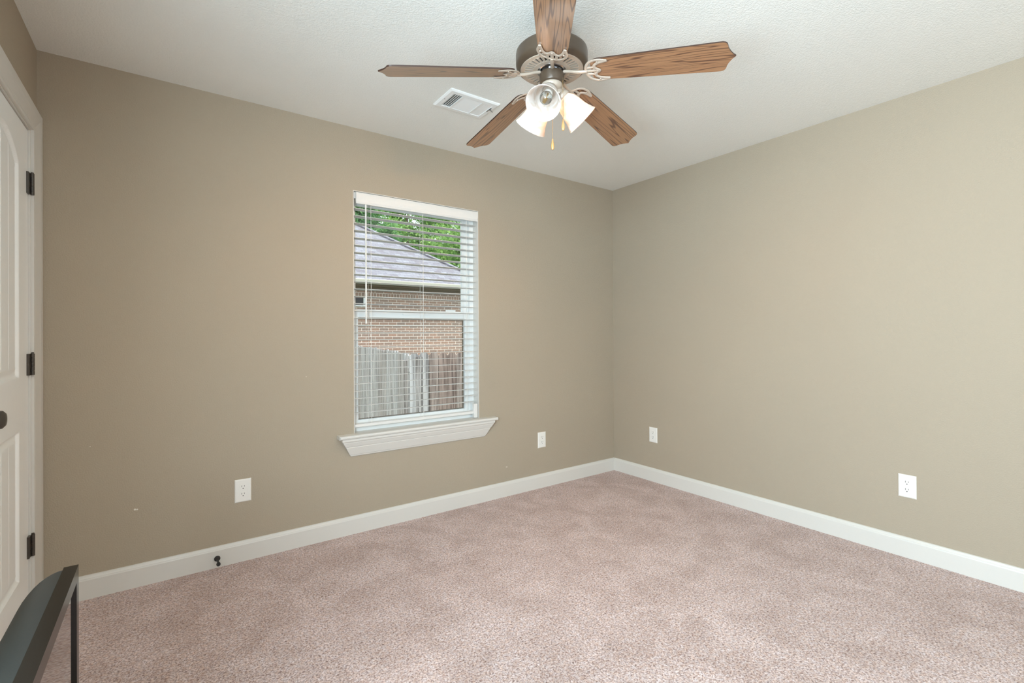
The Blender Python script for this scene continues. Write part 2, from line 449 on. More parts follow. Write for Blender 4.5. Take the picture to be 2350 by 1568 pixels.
# baseboards (profile: offset from the wall, height)
BP = [(0, 0), (0.0145, 0), (0.0145, 0.086), (0.0125, 0.0915), (0.0125, 0.0935), (0.009, 0.0985), (0.0065, 0.104), (0, 0.106)]
def baseboard(name, pts, wall):
    bm = bmesh.new()
    (ax, p0, p1) = pts
    if wall == 'back': prism(bm, [(-o, z) for o, z in BP], 'x', p0, p1)
    if wall == 'right': prism(bm, [(-o, z) for o, z in BP], 'y', p0, p1)
    if wall == 'left': prism(bm, [(LX+o, z) for o, z in BP], 'y', p0, p1)
    if wall == 'rear': prism(bm, [(RY+o, z) for o, z in BP], 'x', p0, p1)
    return struct(name, bm, M['trim'])
baseboard('baseboard_back', (0, LX+0.019, 0.0), 'back')
baseboard('baseboard_right', (0, RY, -0.0145), 'right')
baseboard('baseboard_left', (0, RY, DY0-0.075), 'left')
baseboard('baseboard_rear', (0, LX+0.0145, -0.0145), 'rear')

# ------------------------------------------------------------------ door with casing
# casing profile across its width (0 = opening side, 1 = outer side): (width, depth)
CP = [(0.0, 0.0), (0.0, 0.010), (0.006, 0.0125), (0.012, 0.0105), (0.018, 0.011), (0.040, 0.0165), (0.048, 0.019), (0.060, 0.020), (0.070, 0.020), (0.075, 0.016), (0.075, 0.0)]
bm = bmesh.new()
cy1, cy0, cz = DY1+0.012, DY0-0.012, DZ1+0.010
rings = []
clipy = -0.0005
for (w, d) in CP:
    rings.append([(LX+d, min(cy1+w*1.58, clipy), 0.0), (LX+d, min(cy1+w*1.58, clipy), cz+w*1.30), (LX+d, cy0-w, cz+w*1.30), (LX+d, cy0-w, 0.0)])
V = [[bm.verts.new(p) for p in r_] for r_ in rings]
for a, b in zip(V, V[1:]):
    for i in range(3): bm.faces.new((a[i], a[i+1], b[i+1], b[i]))
struct('trim_1', bm, M['trim'])
# jamb lining inside the opening
bm = bmesh.new()
box(bm, LX-0.15, LX+0.001, DY1-0.0005, DY1+0.018, 0, DZ1+0.02)
box(bm, LX-0.15, LX+0.001, DY0-0.018, DY0+0.0005, 0, DZ1+0.02)
box(bm, LX-0.15, LX+0.001, DY0, DY1, DZ1+0.003, DZ1+0.02)
box(bm, LX-0.062, LX-0.046, DY0, DY0+0.012, 0, DZ1+0.003)
box(bm, LX-0.062, LX-0.046, DY1-0.012, DY1, 0, DZ1+0.003)
box(bm, LX-0.062, LX-0.046, DY0, DY1, DZ1-0.012, DZ1+0.003)
struct('trim_2', bm, M['trim'])

# door slab, built as a height field: stiles/rails, sloped moulding, plank panel with grooves
def door_slab():
    bm = bmesh.new()
    ys0, ys1, z0, z1 = DY0+0.004, DY1-0.003, 0.012, DZ1-0.001
    yc = (ys0+ys1)/2; hw = 0.2335
    def sd_panel(y, z):
        """signed distance-like inside measure for both panels (positive inside)"""
        best = -1
        # lower
        best = max(best, min(hw-abs(y-yc), z-0.243, 0.822-z))
        # upper with segmental arch
        Rr = 0.335; zc = 1.955-Rr
        d_arch = Rr - math.hypot(y-yc, z-zc)
        best = max(best, min(hw-abs(y-yc), z-1.030, d_arch if z > zc else 9))
        return best
    def depth(y, z):
        s = sd_panel(y, z)
        if s <= 0: return 0.0
        if s < 0.008: return -0.010*s/0.008
        if s < 0.020: return -0.010
        if s < 0.036: return -0.010+0.0065*(s-0.020)/0.016
        g = 0.0
        k = ((y-yc)/0.098) % 1.0
        dg = min(k, 1-k)*0.098
        if dg < 0.005: g = -0.0035*(1-dg/0.005)
        return -0.0035+g
    NY = 190; NZ = 360
    ysv = [ys0+(ys1-ys0)*i/NY for i in range(NY+1)]
    zsv = [z0+(z1-z0)*i/NZ for i in range(NZ+1)]
    F0 = LX-0.006
    grid = [[bm.verts.new((F0+depth(y, z), y, z)) for z in zsv] for y in ysv]
    for i in range(NY):
        for j in range(NZ):
            bm.faces.new((grid[i][j], grid[i+1][j], grid[i+1][j+1], grid[i][j+1]))
    Bk = F0-0.035
    edge = [grid[i][0] for i in range(NY+1)] + [grid[NY][j] for j in range(1, NZ+1)] + [grid[i][NZ] for i in range(NY-1, -1, -1)] + [grid[0][j] for j in range(NZ-1, 0, -1)]
    bk = [bm.verts.new((Bk, v.co.y, v.co.z)) for v in edge]
    for i in range(len(edge)):
        j = (i+1) % len(edge)
        bm.faces.new((edge[i], edge[j], bk[j], bk[i]))
    bm.faces.new(bk)
    return bm
door = empty('door_1', (LX, DY1, 0)); door['kind'] = 'structure'
def sub(o, root):        # keep world placement while parenting
    o.parent = root; o.matrix_parent_inverse = Matrix.Translation(-Vector(root.location)); return o
s_ = obj('door_panel', door_slab(), M['door'], smooth=True); sub(s_, door)
for hz in (1.821, 1.075, 0.328):
    bm = bmesh.new()
    yk = DY1+0.004
    # knuckles
    for k in range(5):
        lathe(bm, [(0.0, 0), (0.0068, 0.0), (0.0068, 0.0172), (0.0, 0.0172)], 12, Matrix.Translation((LX+0.0065, yk, hz-0.044+k*0.0178)))
    lathe(bm, [(0.0, 0), (0.0045, 0.0005), (0.005, 0.004), (0.0, 0.006)], 12, Matrix.Translation((LX+0.0065, yk, hz+0.0448)))
    box(bm, LX-0.001, LX+0.0022, yk, yk+0.016, hz-0.044, hz+0.044)          # leaf on the jamb
    box(bm, LX-0.0062, LX+0.0015, yk-0.034, yk, hz-0.044, hz+0.044)         # leaf on the door edge
    for dz in (-0.024, 0.020):
        box(bm, LX+0.0012, LX+0.0024, yk-0.014, yk-0.005, hz+dz-0.009, hz+dz+0.009, mi=1)
    h_ = obj('hinge', bm, [M['bronze'], M['black']], smooth=True); sub(h_, door); h_['label'] = 'dark bronze hinge'
bm = bmesh.new()
kp = (LX-0.006, DY0+0.066, 0.940)
lathe(bm, [(0, 0), (0.032, 0.0), (0.032, 0.004), (0.027, 0.008), (0.013, 0.010), (0.0115, 0.028), (0.016, 0.034), (0.025, 0.042), (0.0285, 0.052), (0.027, 0.062), (0.019, 0.069), (0.0, 0.072)], 32, axis_mtx(kp, (1, 0, 0)))
k_ = obj('door_knob', bm, M['bronze'], smooth=True); sub(k_, door); k_['label'] = 'dark bronze round knob'

# ------------------------------------------------------------------ window in the back wall
win = empty('window_1', (WX0, 0, WZ0)); win['kind'] = 'structure'
FY0, FY1 = 0.070, 0.140
bm = bmesh.new()
rect_ring(bm, WX0, WX1, WZ0+0.012, WZ1, WX0+0.034, WX1-0.034, WZ0+0.05, WZ1-0.036, FY0, FY1)
box(bm, WX0, WX1, FY0-0.012, FY0, WZ0+0.012, WZ0+0.034)     # sill nose of the vinyl frame
box(bm, WX0+0.034, WX0+0.040, FY0+0.030, FY0+0.036, WZ0+0.05, WZ1-0.036)
box(bm, WX1-0.040, WX1-0.034, FY0+0.030, FY0+0.036, WZ0+0.05, WZ1-0.036)
sub(obj('window_frame', bm, M['vinyl']), win)
MZ = 1.298
# lower sash sits to the inside, upper sash to the outside
LG = (-2.212, -1.452)
bm = bmesh.new(); rect_ring(bm, WX0+0.034, WX1-0.034, 0.625, MZ+0.048, LG[0], LG[1], 0.662, MZ, FY0+0.004, FY0+0.032)
box(bm, -1.92, -1.72, FY0-0.006, FY0+0.004, MZ+0.020, MZ+0.030)        # sash lock keeper
box(bm, -1.60, -1.53, FY0+0.0, FY0+0.012, MZ+0.048, MZ+0.060)
sub(obj('lower_sash', bm, M['vinyl']), win)
bm = bmesh.new(); rect_ring(bm, WX0+0.034, WX1-0.034, MZ+0.005, WZ1-0.036, -2.216, -1.452, MZ+0.052, 2.000, FY0+0.037, FY0+0.062)
sub(obj('upper_sash', bm, M['vinyl']), win)
bm = bmesh.new(); box(bm, LG[0]-0.004, LG[1]+0.004, FY0+0.016, FY0+0.020, 0.658, MZ+0.004); sub(obj('glass_pane', bm, M['glass']), win)
bm = bmesh.new(); box(bm, -2.220, -1.448, FY0+0.047, FY0+0.051, MZ+0.048, 2.004); sub(obj('glass_pane', bm, M['glass']), win)
# dark weather seal lines around the glass
bm = bmesh.new()
box(bm, LG[0], LG[1], FY0+0.021, FY0+0.027, MZ-0.012, MZ-0.001); box(bm, LG[1]-0.010, LG[1]-0.001, FY0+0.021, FY0+0.027, 0.663, MZ-0.012)
box(bm, LG[0]+0.001, LG[0]+0.004, FY0+0.021, FY0+0.027, 0.663, MZ-0.012)
box(bm, LG[0]+0.004, LG[1]-0.010, FY0+0.021, FY0+0.027, 0.663, 0.667)
sub(obj('glazing_seal', bm, M['frieze']), win)
bm = bmesh.new()
rect_ring(bm, WX0-0.02, WX1+0.02, WZ0-0.02, WZ1+0.02, WX0+0.010, WX1-0.010, WZ0+0.03, WZ1-0.01, 0.150, 0.175)
sub(obj('exterior_casing', bm, M['vinyl']), win)
# white jamb liners (painted drywall returns)
bm = bmesh.new()
box(bm, WX1-0.004, WX1-0.0002, 0.0005, FY0, WZ0+0.012, WZ1-0.0002); box(bm, WX0+0.0002, WX0+0.004, 0.0005, FY0, WZ0+0.012, WZ1-0.0002)
box(bm, WX0+0.004, WX1-0.004, 0.0005, FY0, WZ1-0.004, WZ1-0.0002)
struct('trim_3', bm, M['trim'])

# stool (sill board) and moulded apron with mitred returns
bm = bmesh.new()
zt = WZ0+0.012
box(bm, WX0+0.0003, WX1-0.0003, -0.001, FY0-0.0005, zt-0.022, zt)
prof = [(0.0, zt-0.022), (0.050, zt-0.022), (0.057, zt-0.019), (0.060, zt-0.011), (0.057, zt-0.003), (0.050, zt), (0.0, zt)]
xl, xr = -2.362, -1.252
prev = None
ends = []
for (o, z) in prof:
    e = 0.0 if o < 0.04 else (0.0)
    shrink = 0.006 if o > 0.05 else 0.0
    ends.append((bm.verts.new((xl+shrink, -o, z)), bm.verts.new((xr-shrink, -o, z))))
for a, b in zip(ends, ends[1:]): bm.faces.new((a[0], a[1], b[1], b[0]))
bm.faces.new([e[0] for e in ends]); bm.faces.new([e[1] for e in ends][::-1]); bm.faces.new((ends[-1][0], ends[-1][1], ends[0][1], ends[0][0]))
sill = struct('trim_4', bm, M['trim'])
bm = bmesh.new()
zb = 0.462
AP = [(0.006, zb), (0.010, zb+0.005), (0.0105, zb+0.009), (0.0135, zb+0.012), (0.031, zb+0.058), (0.0305, zb+0.0615), (0.034, zb+0.0645), (0.044, zb+0.088), (0.0445, zb+0.092), (0.050, zb+0.100), (0.050, zt-0.0225)]
axl, axr = -2.272, -1.352
rows = [[(axl-o*1.45, 0.0, z), (axl-o*1.45, -o, z), (axr+o*1.45, -o, z), (axr+o*1.45, 0.0, z)] for o, z in AP]
V = [[bm.verts.new(p) for p in r_] for r_ in rows]
for a, b in zip(V, V[1:]):
    for i in range(3): bm.faces.new((a[i], a[i+1], b[i+1], b[i]))
bm.faces.new(V[0]); bm.faces.new(V[-1][::-1])
struct('trim_5', bm, M['trim'])

# ------------------------------------------------------------------ blind
bl = empty('window_blind', ((WX0+WX1)/2, 0.03, WZ1-0.005))
tag(bl, 'white horizontal slat blind, lowered with open slats, hanging inside the window recess', 'blind')
BX0, BX1 = WX0+0.010, WX1-0.014
bm = bmesh.new()
VP = [(0.004, 1.986), (0.0015, 1.986), (-0.001, 1.990), (-0.001, 1.994), (0.002, 1.998), (0.002, 2.004), (-0.001, 2.010), (-0.004, 2.022), (-0.004, 2.046), (-0.001, 2.054), (0.006, 2.0565), (0.012, 2.0565), (0.012, 1.990), (0.008, 1.986)]
prism(bm, VP, 'x', WX0+0.018, WX1-0.006)
sub(obj('valance', bm, M['slat'], smooth=True), bl)
bm = bmesh.new(); box(bm, BX0, BX1, 0.014, 0.062, 2.018, 2.055); sub(obj('headrail', bm, M['slat']), bl)
bm = bmesh.new()
N = 29
SY0, SY1 = 0.013, 0.061
for i in range(N):
    z = 1.9575-i*0.04448
    # gently crowned faux-wood slat
    ptsu = []; n_ = 6
    for k in range(n_+1):
        t = k/n_; ptsu.append((SY0+(SY1-SY0)*t, z+0.0028*(0.5-t)+0.0016*(1-(2*t-1)**2)+0.0013))
    for k in range(n_, -1, -1):
        t = k/n_; ptsu.append((SY0+(SY1-SY0)*t, z+0.0028*(0.5-t)+0.0016*(1-(2*t-1)**2)-0.0013))
    prism(bm, ptsu, 'x', BX0, BX1)
sub(obj('slats', bm, M['slatg'], smooth=True), bl)
bm = bmesh.new(); box(bm, BX0, BX1, 0.012, 0.062, 0.628, 0.646, bev=0.003)
sub(obj('bottom_rail', bm, M['slat']), bl)
bm = bmesh.new()
for cx in (-2.150, -1.800, -1.470):
    for yy in (SY0-0.0012, SY1+0.0012):
        box(bm, cx-0.0006, cx+0.0006, yy-0.0005, yy+0.0005, 0.642, 2.02)
    box(bm, cx+0.009, cx+0.0102, 0.036, 0.0372, 0.642, 2.02)
    for i in range(N):
        z = 1.9575-i*0.04448
        box(bm, cx-0.0008, cx+0.0008, SY0-0.001, SY1+0.001, z-0.0022, z-0.0014)
sub(obj('ladder_cord', bm, M['cord']), bl)
bm = bmesh.new(); tube(bm, [(-2.184, 0.004, 1.985), (-2.184, 0.003, 1.60), (-2.184, 0.004, 1.262)], 0.0052, 8)
tube(bm, [(-2.184, 0.004, 1.262), (-2.184, 0.004, 1.258)], 0.0065, 8)
sub(obj('tilt_wand', bm, M['cord'], smooth=True), bl)
bm = bmesh.new()
box(bm, WX1-0.040, WX1-0.012, 0.002, 0.030, 0.600, 0.700, bev=0.003)
sub(obj('end_bracket', bm, M['slat']), bl)

# ------------------------------------------------------------------ electrical outlets
def outlet(label, loc, rz):
    t = empty('power_outlet', loc)
    tag(t, label, 'outlet', 'white power outlets on the walls')
    w, h = 0.0385, 0.0600
    bm = bmesh.new()
    vs0 = [(-w, 0, -h), (w, 0, -h), (w, 0, h), (-w, 0, h)]
    for (off, d) in ((0, 0.0), (0.0, -0.0025), (0.004, -0.0055)):
        pass
    L = []
    for (o, d) in ((0.0, 0.0), (0.0, -0.0022), (0.0025, -0.0045), (0.006, -0.0058)):
        L.append([bm.verts.new((sx*(w-o), d, sz*(h-o))) for sx, sz in ((-1, -1), (1, -1), (1, 1), (-1, 1))])
    for a, b in zip(L, L[1:]):
        for i in range(4): bm.faces.new((a[i], a[(i+1) % 4], b[(i+1) % 4], b[i]))
    bm.faces.new(L[-1]); bm.faces.new(L[0][::-1])
    pl_ = obj('cover_plate', bm, M['plate'], t)
    for sz in (1, -1):
        bm = bmesh.new()
        c = sz*0.0195
        pts = []
        for k in range(32):
            a = 2*math.pi*k/32
            x = 0.0172*math.cos(a); z = 0.0172*math.sin(a)
            z = max(-0.0138, min(0.0138, z)); pts.append((x, c+z))
        prism(bm, pts, 'y', -0.0055, -0.0075)
        rc = obj('receptacle', bm, M['plate'], t)
        bm = bmesh.new()
        box(bm, -0.0072, -0.0052, -0.0078, -0.0074, c+0.000, c+0.0090)
        box(bm, 0.0052, 0.0072, -0.0078, -0.0074, c+0.001, c+0.0080)
        lathe(bm, [(0, 0), (0.0026, 0), (0.0026, 0.0004), (0, 0.0004)], 12, axis_mtx((0, -0.0078, c-0.0070), (0, 1, 0)))
        s1 = obj('socket_slots', bm, M['dark'], rc)
    bm = bmesh.new(); lathe(bm, [(0, 0), (0.0030, 0), (0.0030, 0.0012), (0, 0.0016)], 14, axis_mtx((0, -0.0055, 0), (0, -1, 0)))
    obj('screw', bm, M['plate'], t, smooth=True)
    t.rotation_euler = (0, 0, rz)
    return t
outlet('white outlet on the tan wall, low between the door and the window', (-2.8485, 0, 0.3695), 0)
outlet('white outlet on the tan window wall, right of the window near the corner', (-0.814, 0, 0.367), 0)
outlet('white outlet on the bright right wall, close to the far corner', (0, -0.420, 0.372), R(-90))
outlet('white outlet on the bright right wall, nearest the camera', (0, -2.0545, 0.3745), R(-90))

# ------------------------------------------------------------------ door stop
ds = empty('door_stop', (-2.967, -0.0145, 0.047))
tag(ds, 'small dark metal door stop screwed into the white baseboard left of the window', 'door stop')
bm = bmesh.new()
lathe(bm, [(0, 0), (0.0140, 0), (0.0140, 0.003), (0.0105, 0.010), (0.0060, 0.014), (0.0050, 0.020), (0.0046, 0.066), (0.006, 0.070), (0, 0.070)], 24, axis_mtx((0, 0, 0), (0, -1, 0)))
obj('stem', bm, M['rubber'], ds, smooth=True)
bm = bmesh.new(); lathe(bm, [(0, 0.068), (0.0080, 0.068), (0.0092, 0.072), (0.0092, 0.080), (0.006, 0.086), (0, 0.087)], 24, axis_mtx((0, 0, 0), (0, -1, 0)))
obj('rubber_tip', bm, M['rubber'], ds, smooth=True)

# ------------------------------------------------------------------ ceiling vent
cv = empty('ceiling_vent', (-1.850, -0.650, H))
tag(cv, 'white rectangular metal air register on the ceiling left of the fan', 'vent')
bm = bmesh.new()
hw, hd = 0.149, 0.104
L = []
for (o, z) in ((0.0, 0.0), (0.0, -0.004), (0.008, -0.010), (0.030, -0.011), (0.032, -0.004)):
    L.append([bm.verts.new((sx*(hw-o), sy*(hd-o), z)) for sx, sy in ((-1, -1), (1, -1), (1, 1), (-1, 1))])
for a, b in zip(L, L[1:]):
    for i in range(4): bm.faces.new((a[i], a[(i+1) % 4], b[(i+1) % 4], b[i]))
box(bm, -0.066, -0.058, -0.073, 0.073, -0.0108, -0.004); box(bm, 0.052, 0.060, -0.073, 0.073, -0.0108, -0.004)
obj('frame', bm, M['vent'], cv)
bm = bmesh.new(); box(bm, -0.119, 0.119, -0.074, 0.074, -0.0035, -0.0005); obj('backing', bm, M['duct'], cv)
bm = bmesh.new()
def louver(bm, c, half, ax, tilt, w=0.0085):
    mt = Matrix.Translation(c) @ (Matrix.Rotation(tilt, 4, 'Y') if ax == 'y' else Matrix.Rotation(tilt, 4, 'X'))
    if ax == 'y': box(bm, -w/2, w/2, -half, half, -0.0005, 0.0005, mtx=mt)
    else: box(bm, -half, half, -w/2, w/2, -0.0005, 0.0005, mtx=mt)
for k in range(5): louver(bm, (-0.1135+k*0.0118, 0, -0.0088), 0.072, 'y', R(-20), 0.0062)
for k in range(13): louver(bm, (-0.003, -0.0672+k*0.0112, -0.0078), 0.0545, 'x', R(-12), 0.0096)
for k in range(5): louver(bm, (0.0665+k*0.0115, 0, -0.0078), 0.072, 'y', R(2), 0.0108)
obj('louvers', bm, M['vent'], cv)
bm = bmesh.new(); box(bm, 0.121, 0.127, -0.052, -0.006, -0.013, -0.0105); tube(bm, [(0.124, -0.030, -0.012), (0.133, -0.040, -0.020), (0.136, -0.046, -0.028)], 0.0022, 6)
obj('damper_lever', bm, M['chrome'], cv)
bm = bmesh.new(); lathe(bm, [(0, 0), (0.003, 0), (0.003, 0.001), (0, 0.0015)], 10, axis_mtx((-0.134, 0, -0.0105), (0, 0, -1)))
obj('screw', bm, M['chrome'], cv)

# ------------------------------------------------------------------ ceiling fan
FX, FYc = -1.9468, -1.4720
fan = empty('ceiling_fan', (FX, FYc, H))
tag(fan, 'five-blade bronze ceiling fan with oak blades and three glass light shades', 'ceiling fan')
def fz(z): return z-H
bm = bmesh.new(); lathe(bm, [(0, 0), (0.062, 0), (0.064, -0.010), (0.058, -0.040), (0.036, -0.062), (0.018, -0.070), (0, -0.070)], 40); obj('canopy', bm, M['housing'], fan, True)
bm = bmesh.new(); lathe(bm, [(0, -0.060), (0.014, -0.060), (0.014, -0.120), (0.030, -0.124), (0.034, -0.150), (0, -0.150)], 28); obj('downrod', bm, M['housing'], fan, True)
bm = bmesh.new()
lathe(bm, [(0.0, fz(2.299)), (0.118, fz(2.299)), (0.131, fz(2.296)), (0.1385, fz(2.289)), (0.140, fz(2.280)), (0.140, fz(2.246)), (0.1395, fz(2.240)), (0.136, fz(2.232)), (0.129, fz(2.2255)), (0.1225, fz(2.2225)), (0.1225, fz(2.2275)), (0.10, fz(2.232)), (0.0, fz(2.232))], 72)
obj('motor_housing', bm, M['housing'], fan, True)
bm = bmesh.new()
# bottom plate: two rings joined by raised bars with open vent slots between them
def ann(bm, r0, r1, z0, z1, seg=96):
    lathe(bm, [(r0, z0), (r1, z0), (r1, z1), (r0, z1), (r0, z0)], seg)
ann(bm, 0.1045, 0.1222, fz(2.2195), fz(2.2235)); ann(bm, 0.056, 0.0745, fz(2.2170), fz(2.2225))
NS = 36
for k in range(NS):
    a = 2*math.pi*k/NS
    mt = Matrix.Rotation(a, 4, 'Z')
    # bars widen outwards so that slots have near constant width
    A = [(0.073, -0.0036), (0.106, -0.0056), (0.106, 0.0056), (0.073, 0.0036)]
    vs = prism(bm, A, 'z', fz(2.2178), fz(2.2220)); bmesh.ops.transform(bm, matrix=mt, verts=vs)
    cc = []
obj('vent_plate', bm, M['litbronze'], fan, True)
bm = bmesh.new(); lathe(bm, [(0, fz(2.2305)), (0.120, fz(2.2305)), (0.120, fz(2.2295)), (0, fz(2.2295))], 48); obj('motor_screen', bm, M['dark'], fan)
bm = bmesh.new(); lathe(bm, [(0.0, fz(2.2235)), (0.057, fz(2.2235)), (0.057, fz(2.2165)), (0.050, fz(2.2135)), (0.044, fz(2.2135)), (0.044, fz(2.200)), (0, fz(2.200))], 64); obj('flywheel', bm, M['chrome'], fan, True)
bm = bmesh.new()
lathe(bm, [(0.0, fz(2.209)), (0.044, fz(2.209)), (0.0478, fz(2.206)), (0.048, fz(2.172)), (0.046, fz(2.168)), (0.042, fz(2.166)), (0.0, fz(2.166))], 56)
obj('switch_housing', bm, M['housing'], fan, True)
bm = bmesh.new()
lathe(bm, [(0.0, fz(2.167)), (0.040, fz(2.167)), (0.042, fz(2.160)), (0.038, fz(2.148)), (0.026, fz(2.138)), (0.012, fz(2.132)), (0.006, fz(2.124)), (0.0, fz(2.121))], 48)
obj('light_fitter', bm, M['litbronze'], fan, True)

AZ0 = R(214.8)
RIM_R, RIM_Z, SL = 0.1246, 2.0358, 0.122
for k in range(3):
    az = AZ0+k*2*math.pi/3
    d = Vector((math.cos(az)*0.7071, math.sin(az)*0.7071, -0.7071))
    rim = Vector((RIM_R*math.cos(az), RIM_R*math.sin(az), fz(RIM_Z)))
    neck = rim-d*SL
    m0 = axis_mtx(neck, d)
    bm = bmesh.new()
    lathe(bm, [(0, -0.030), (0.020, -0.030), (0.021, -0.012), (0.0300, -0.006), (0.0325, 0.0), (0.0325, 0.010), (0.0300, 0.012), (0.0300, 0.002), (0.0, 0.002)], 36, m0)
    obj('shade_holder', bm, M['litbronze'], fan, True)
    bm = bmesh.new()
    outp = [(0.0280, 0.002), (0.0290, 0.010), (0.0340, 0.018), (0.0405, 0.030), (0.0450, 0.045), (0.0478, 0.060), (0.0505, 0.078), (0.0545, 0.094), (0.0600, 0.108), (0.0665, SL)]
    inp = [(r_-0.0030, z) for r_, z in outp[::-1]]
    prof_ = outp + [(0.0655, SL+0.0012)] + inp
    lathe(bm, prof_, 56, m0)
    sh = obj('glass_shade', bm, M['shade'], fan, True)
    # socket and bulb
    bm = bmesh.new(); lathe(bm, [(0, 0.003), (0.0165, 0.003), (0.0165, 0.026), (0.0135, 0.028), (0.0, 0.028)], 24, m0); obj('socket', bm, M['plate'], fan, True)
    bp = [(0.0, 0.026), (0.011, 0.028), (0.012, 0.038), (0.018, 0.050), (0.0235, 0.062), (0.0240, 0.070), (0.0205, 0.082), (0.012, 0.090), (0.0, 0.093)]
    bm = bmesh.new(); lathe(bm, bp, 28, m0)
    if k == 0:
        b_ = obj('light_bulb', bm, M['bulbglass'], fan, True); b_['label'] = 'clear unlit bulb in the shade facing the camera'
        bm = bmesh.new()
        tube(bm, [m0 @ Vector(p) for p in ((-0.003, 0, 0.030), (-0.004, 0, 0.052), (-0.009, 0, 0.062), (-0.004, 0.001, 0.066), (0.0, 0, 0.0635), (0.004, -0.001, 0.066), (0.009, 0, 0.062), (0.004, 0, 0.052), (0.003, 0, 0.030))], 0.0006, 6)
        lathe(bm, [(0, 0.028), (0.0035, 0.028), (0.0025, 0.050), (0, 0.052)], 12, m0)
        obj('filament', bm, M['brass'], b_)
    else:
        b_ = obj('light_bulb', bm, M['lit_bulb'], fan, True); b_['label'] = 'glowing warm bulb'

# blades
def blade_mesh():
    bm = bmesh.new()
    x0, x1 = 0.158, 0.660
    half = []
    # root (rounded) to tip (ogee point)
    half += [(x0, 0.0), (x0, 0.030), (x0+0.004, 0.042), (x0+0.014, 0.050), (x0+0.028, 0.0535)]
    half += [(0.30, 0.0575), (0.45, 0.0620), (0.600, 0.0665)]
    half += [(0.614, 0.0665), (0.623, 0.0640), (0.629, 0.0585), (0.632, 0.050), (0.634, 0.040), (0.638, 0.030), (0.644, 0.019), (0.652, 0.008), (x1, 0.0)]
    pts = half + [(x, -y) for x, y in half[-2:0:-1]]
    th = 0.0052
    A = [bm.verts.new((x, y, 0.0)) for x, y in pts]; B = [bm.verts.new((x, y, th)) for x, y in pts]
    bm.faces.new(A); bm.faces.new(B[::-1])
    n = len(pts)
    for i in range(n):
        f = bm.faces.new((A[i], A[(i+1) % n], B[(i+1) % n], B[i])); f.material_index = 1
    return bm
def iron_mesh():
    bm = bmesh.new(); up = Vector((0, 0, 1)); zz = -0.0035
    def T(c, r_, fl=0.6): tube(bm, smooth_pts([(x, y, z) for x, y, z in c], 6), r_, 8, fl, up)
    # arm from the flywheel to the crescent
    tube(bm, smooth_pts([(0.048, 0, 0.006), (0.070, 0, 0.004), (0.095, 0, -0.001), (0.120, 0, -0.004), (0.142, 0, zz)], 5), 0.0072, 10, 0.8, up)
    # outer crescent rim with horns along the blade edges
    T([(0.222, 0.044, zz), (0.206, 0.0490, zz), (0.184, 0.0520, zz), (0.160, 0.0455, zz), (0.144, 0.028, zz), (0.138, 0.0, zz), (0.144, -0.028, zz), (0.160, -0.0455, zz), (0.184, -0.0520, zz), (0.206, -0.0490, zz), (0.222, -0.044, zz)], 0.0058, 0.45)
    # inner scrolled rim
    T([(0.224, 0.045, zz), (0.203, 0.0410, zz), (0.184, 0.0345, zz), (0.173, 0.024, zz), (0.177, 0.011, zz), (0.190, 0.0, zz), (0.177, -0.011, zz), (0.173, -0.024, zz), (0.184, -0.0345, zz), (0.203, -0.0410, zz), (0.224, -0.045, zz)], 0.0062, 0.45)
    # webs
    T([(0.140, 0.0, zz), (0.165, 0.0, zz), (0.186, 0.0, zz)], 0.0062, 0.45)
    T([(0.142, 0.016, zz), (0.158, 0.017, zz), (0.173, 0.019, zz)], 0.0052, 0.45)
    T([(0.142, -0.016, zz), (0.158, -0.017, zz), (0.173, -0.019, zz)], 0.0052, 0.45)
    T([(0.165, 0.017, zz), (0.172, 0.008, zz), (0.170, 0.0, zz), (0.172, -0.008, zz), (0.165, -0.017, zz)], 0.0032)
    for (x, y) in ((0.187, 0.043), (0.187, -0.043), (0.184, 0.0)):
        lathe(bm, [(0, 0), (0.0042, 0), (0.0036, -0.0022), (0, -0.0030)], 12, Matrix.Translation((x, y, zz-0.002)))
    return bm
bme = None; ime = None
HUBZ = 2.2075
DROOP = R(6.45); PITCH = R(-13)
for k in range(5):
    az = R(302.39)+k*2*math.pi/5
    mtx = Matrix.Translation((0, 0, fz(HUBZ))) @ Matrix.Rotation(az, 4, 'Z') @ Matrix.Rotation(DROOP, 4, 'Y') @ Matrix.Rotation(PITCH, 4, 'X')
    if k == 0:
        b_ = obj('blade', blade_mesh(), [M['wood'], M['woodedge']], fan)
        i_ = obj('blade_iron', iron_mesh(), M['litbronze'], b_, True)
        B0, I0 = b_, i_
    else:
        b_ = B0.copy(); col.objects.link(b_); i_ = I0.copy(); col.objects.link(i_); i_.parent = b_
    b_.parent = fan; b_.matrix_local = mtx

# pull chains with pendants
def chain(px, py, ztop, zbot):
    bm = bmesh.new(); z = ztop
    while z > zbot:
        lathe(bm, [(0, -0.0013), (0.0011, -0.0007), (0.0011, 0.0007), (0, 0.0013)], 6, Matrix.Translation((px, py, fz(z)))); z -= 0.0034
    box(bm, px-0.0004, px+0.0004, py-0.0004, py+0.0004, fz(zbot), fz(ztop))
    c_ = obj('pull_chain', bm, M['brass'], fan, True)
    bm = bmesh.new()
    lathe(bm, [(0, 0.0), (0.0022, -0.001), (0.0030, -0.006), (0.0052, -0.018), (0.0068, -0.030), (0.0064, -0.038), (0.0040, -0.044), (0, -0.046)], 20, Matrix.Translation((px, py, fz(zbot))))
    p_ = obj('pendant', bm, M['pendant'], c_, True); p_['label'] = 'amber teardrop pendant'
tocam = Vector((CAM.x-FX, CAM.y-FYc, 0)).normalized(); side = Vector((0.812, -0.583, 0))
c1 = side*0.002-tocam*0.020; chain(c1.x, c1.y, 2.130, 1.962)
c2 = side*0.043+tocam*0.024; chain(c2.x, c2.y, 2.180, 2.020)

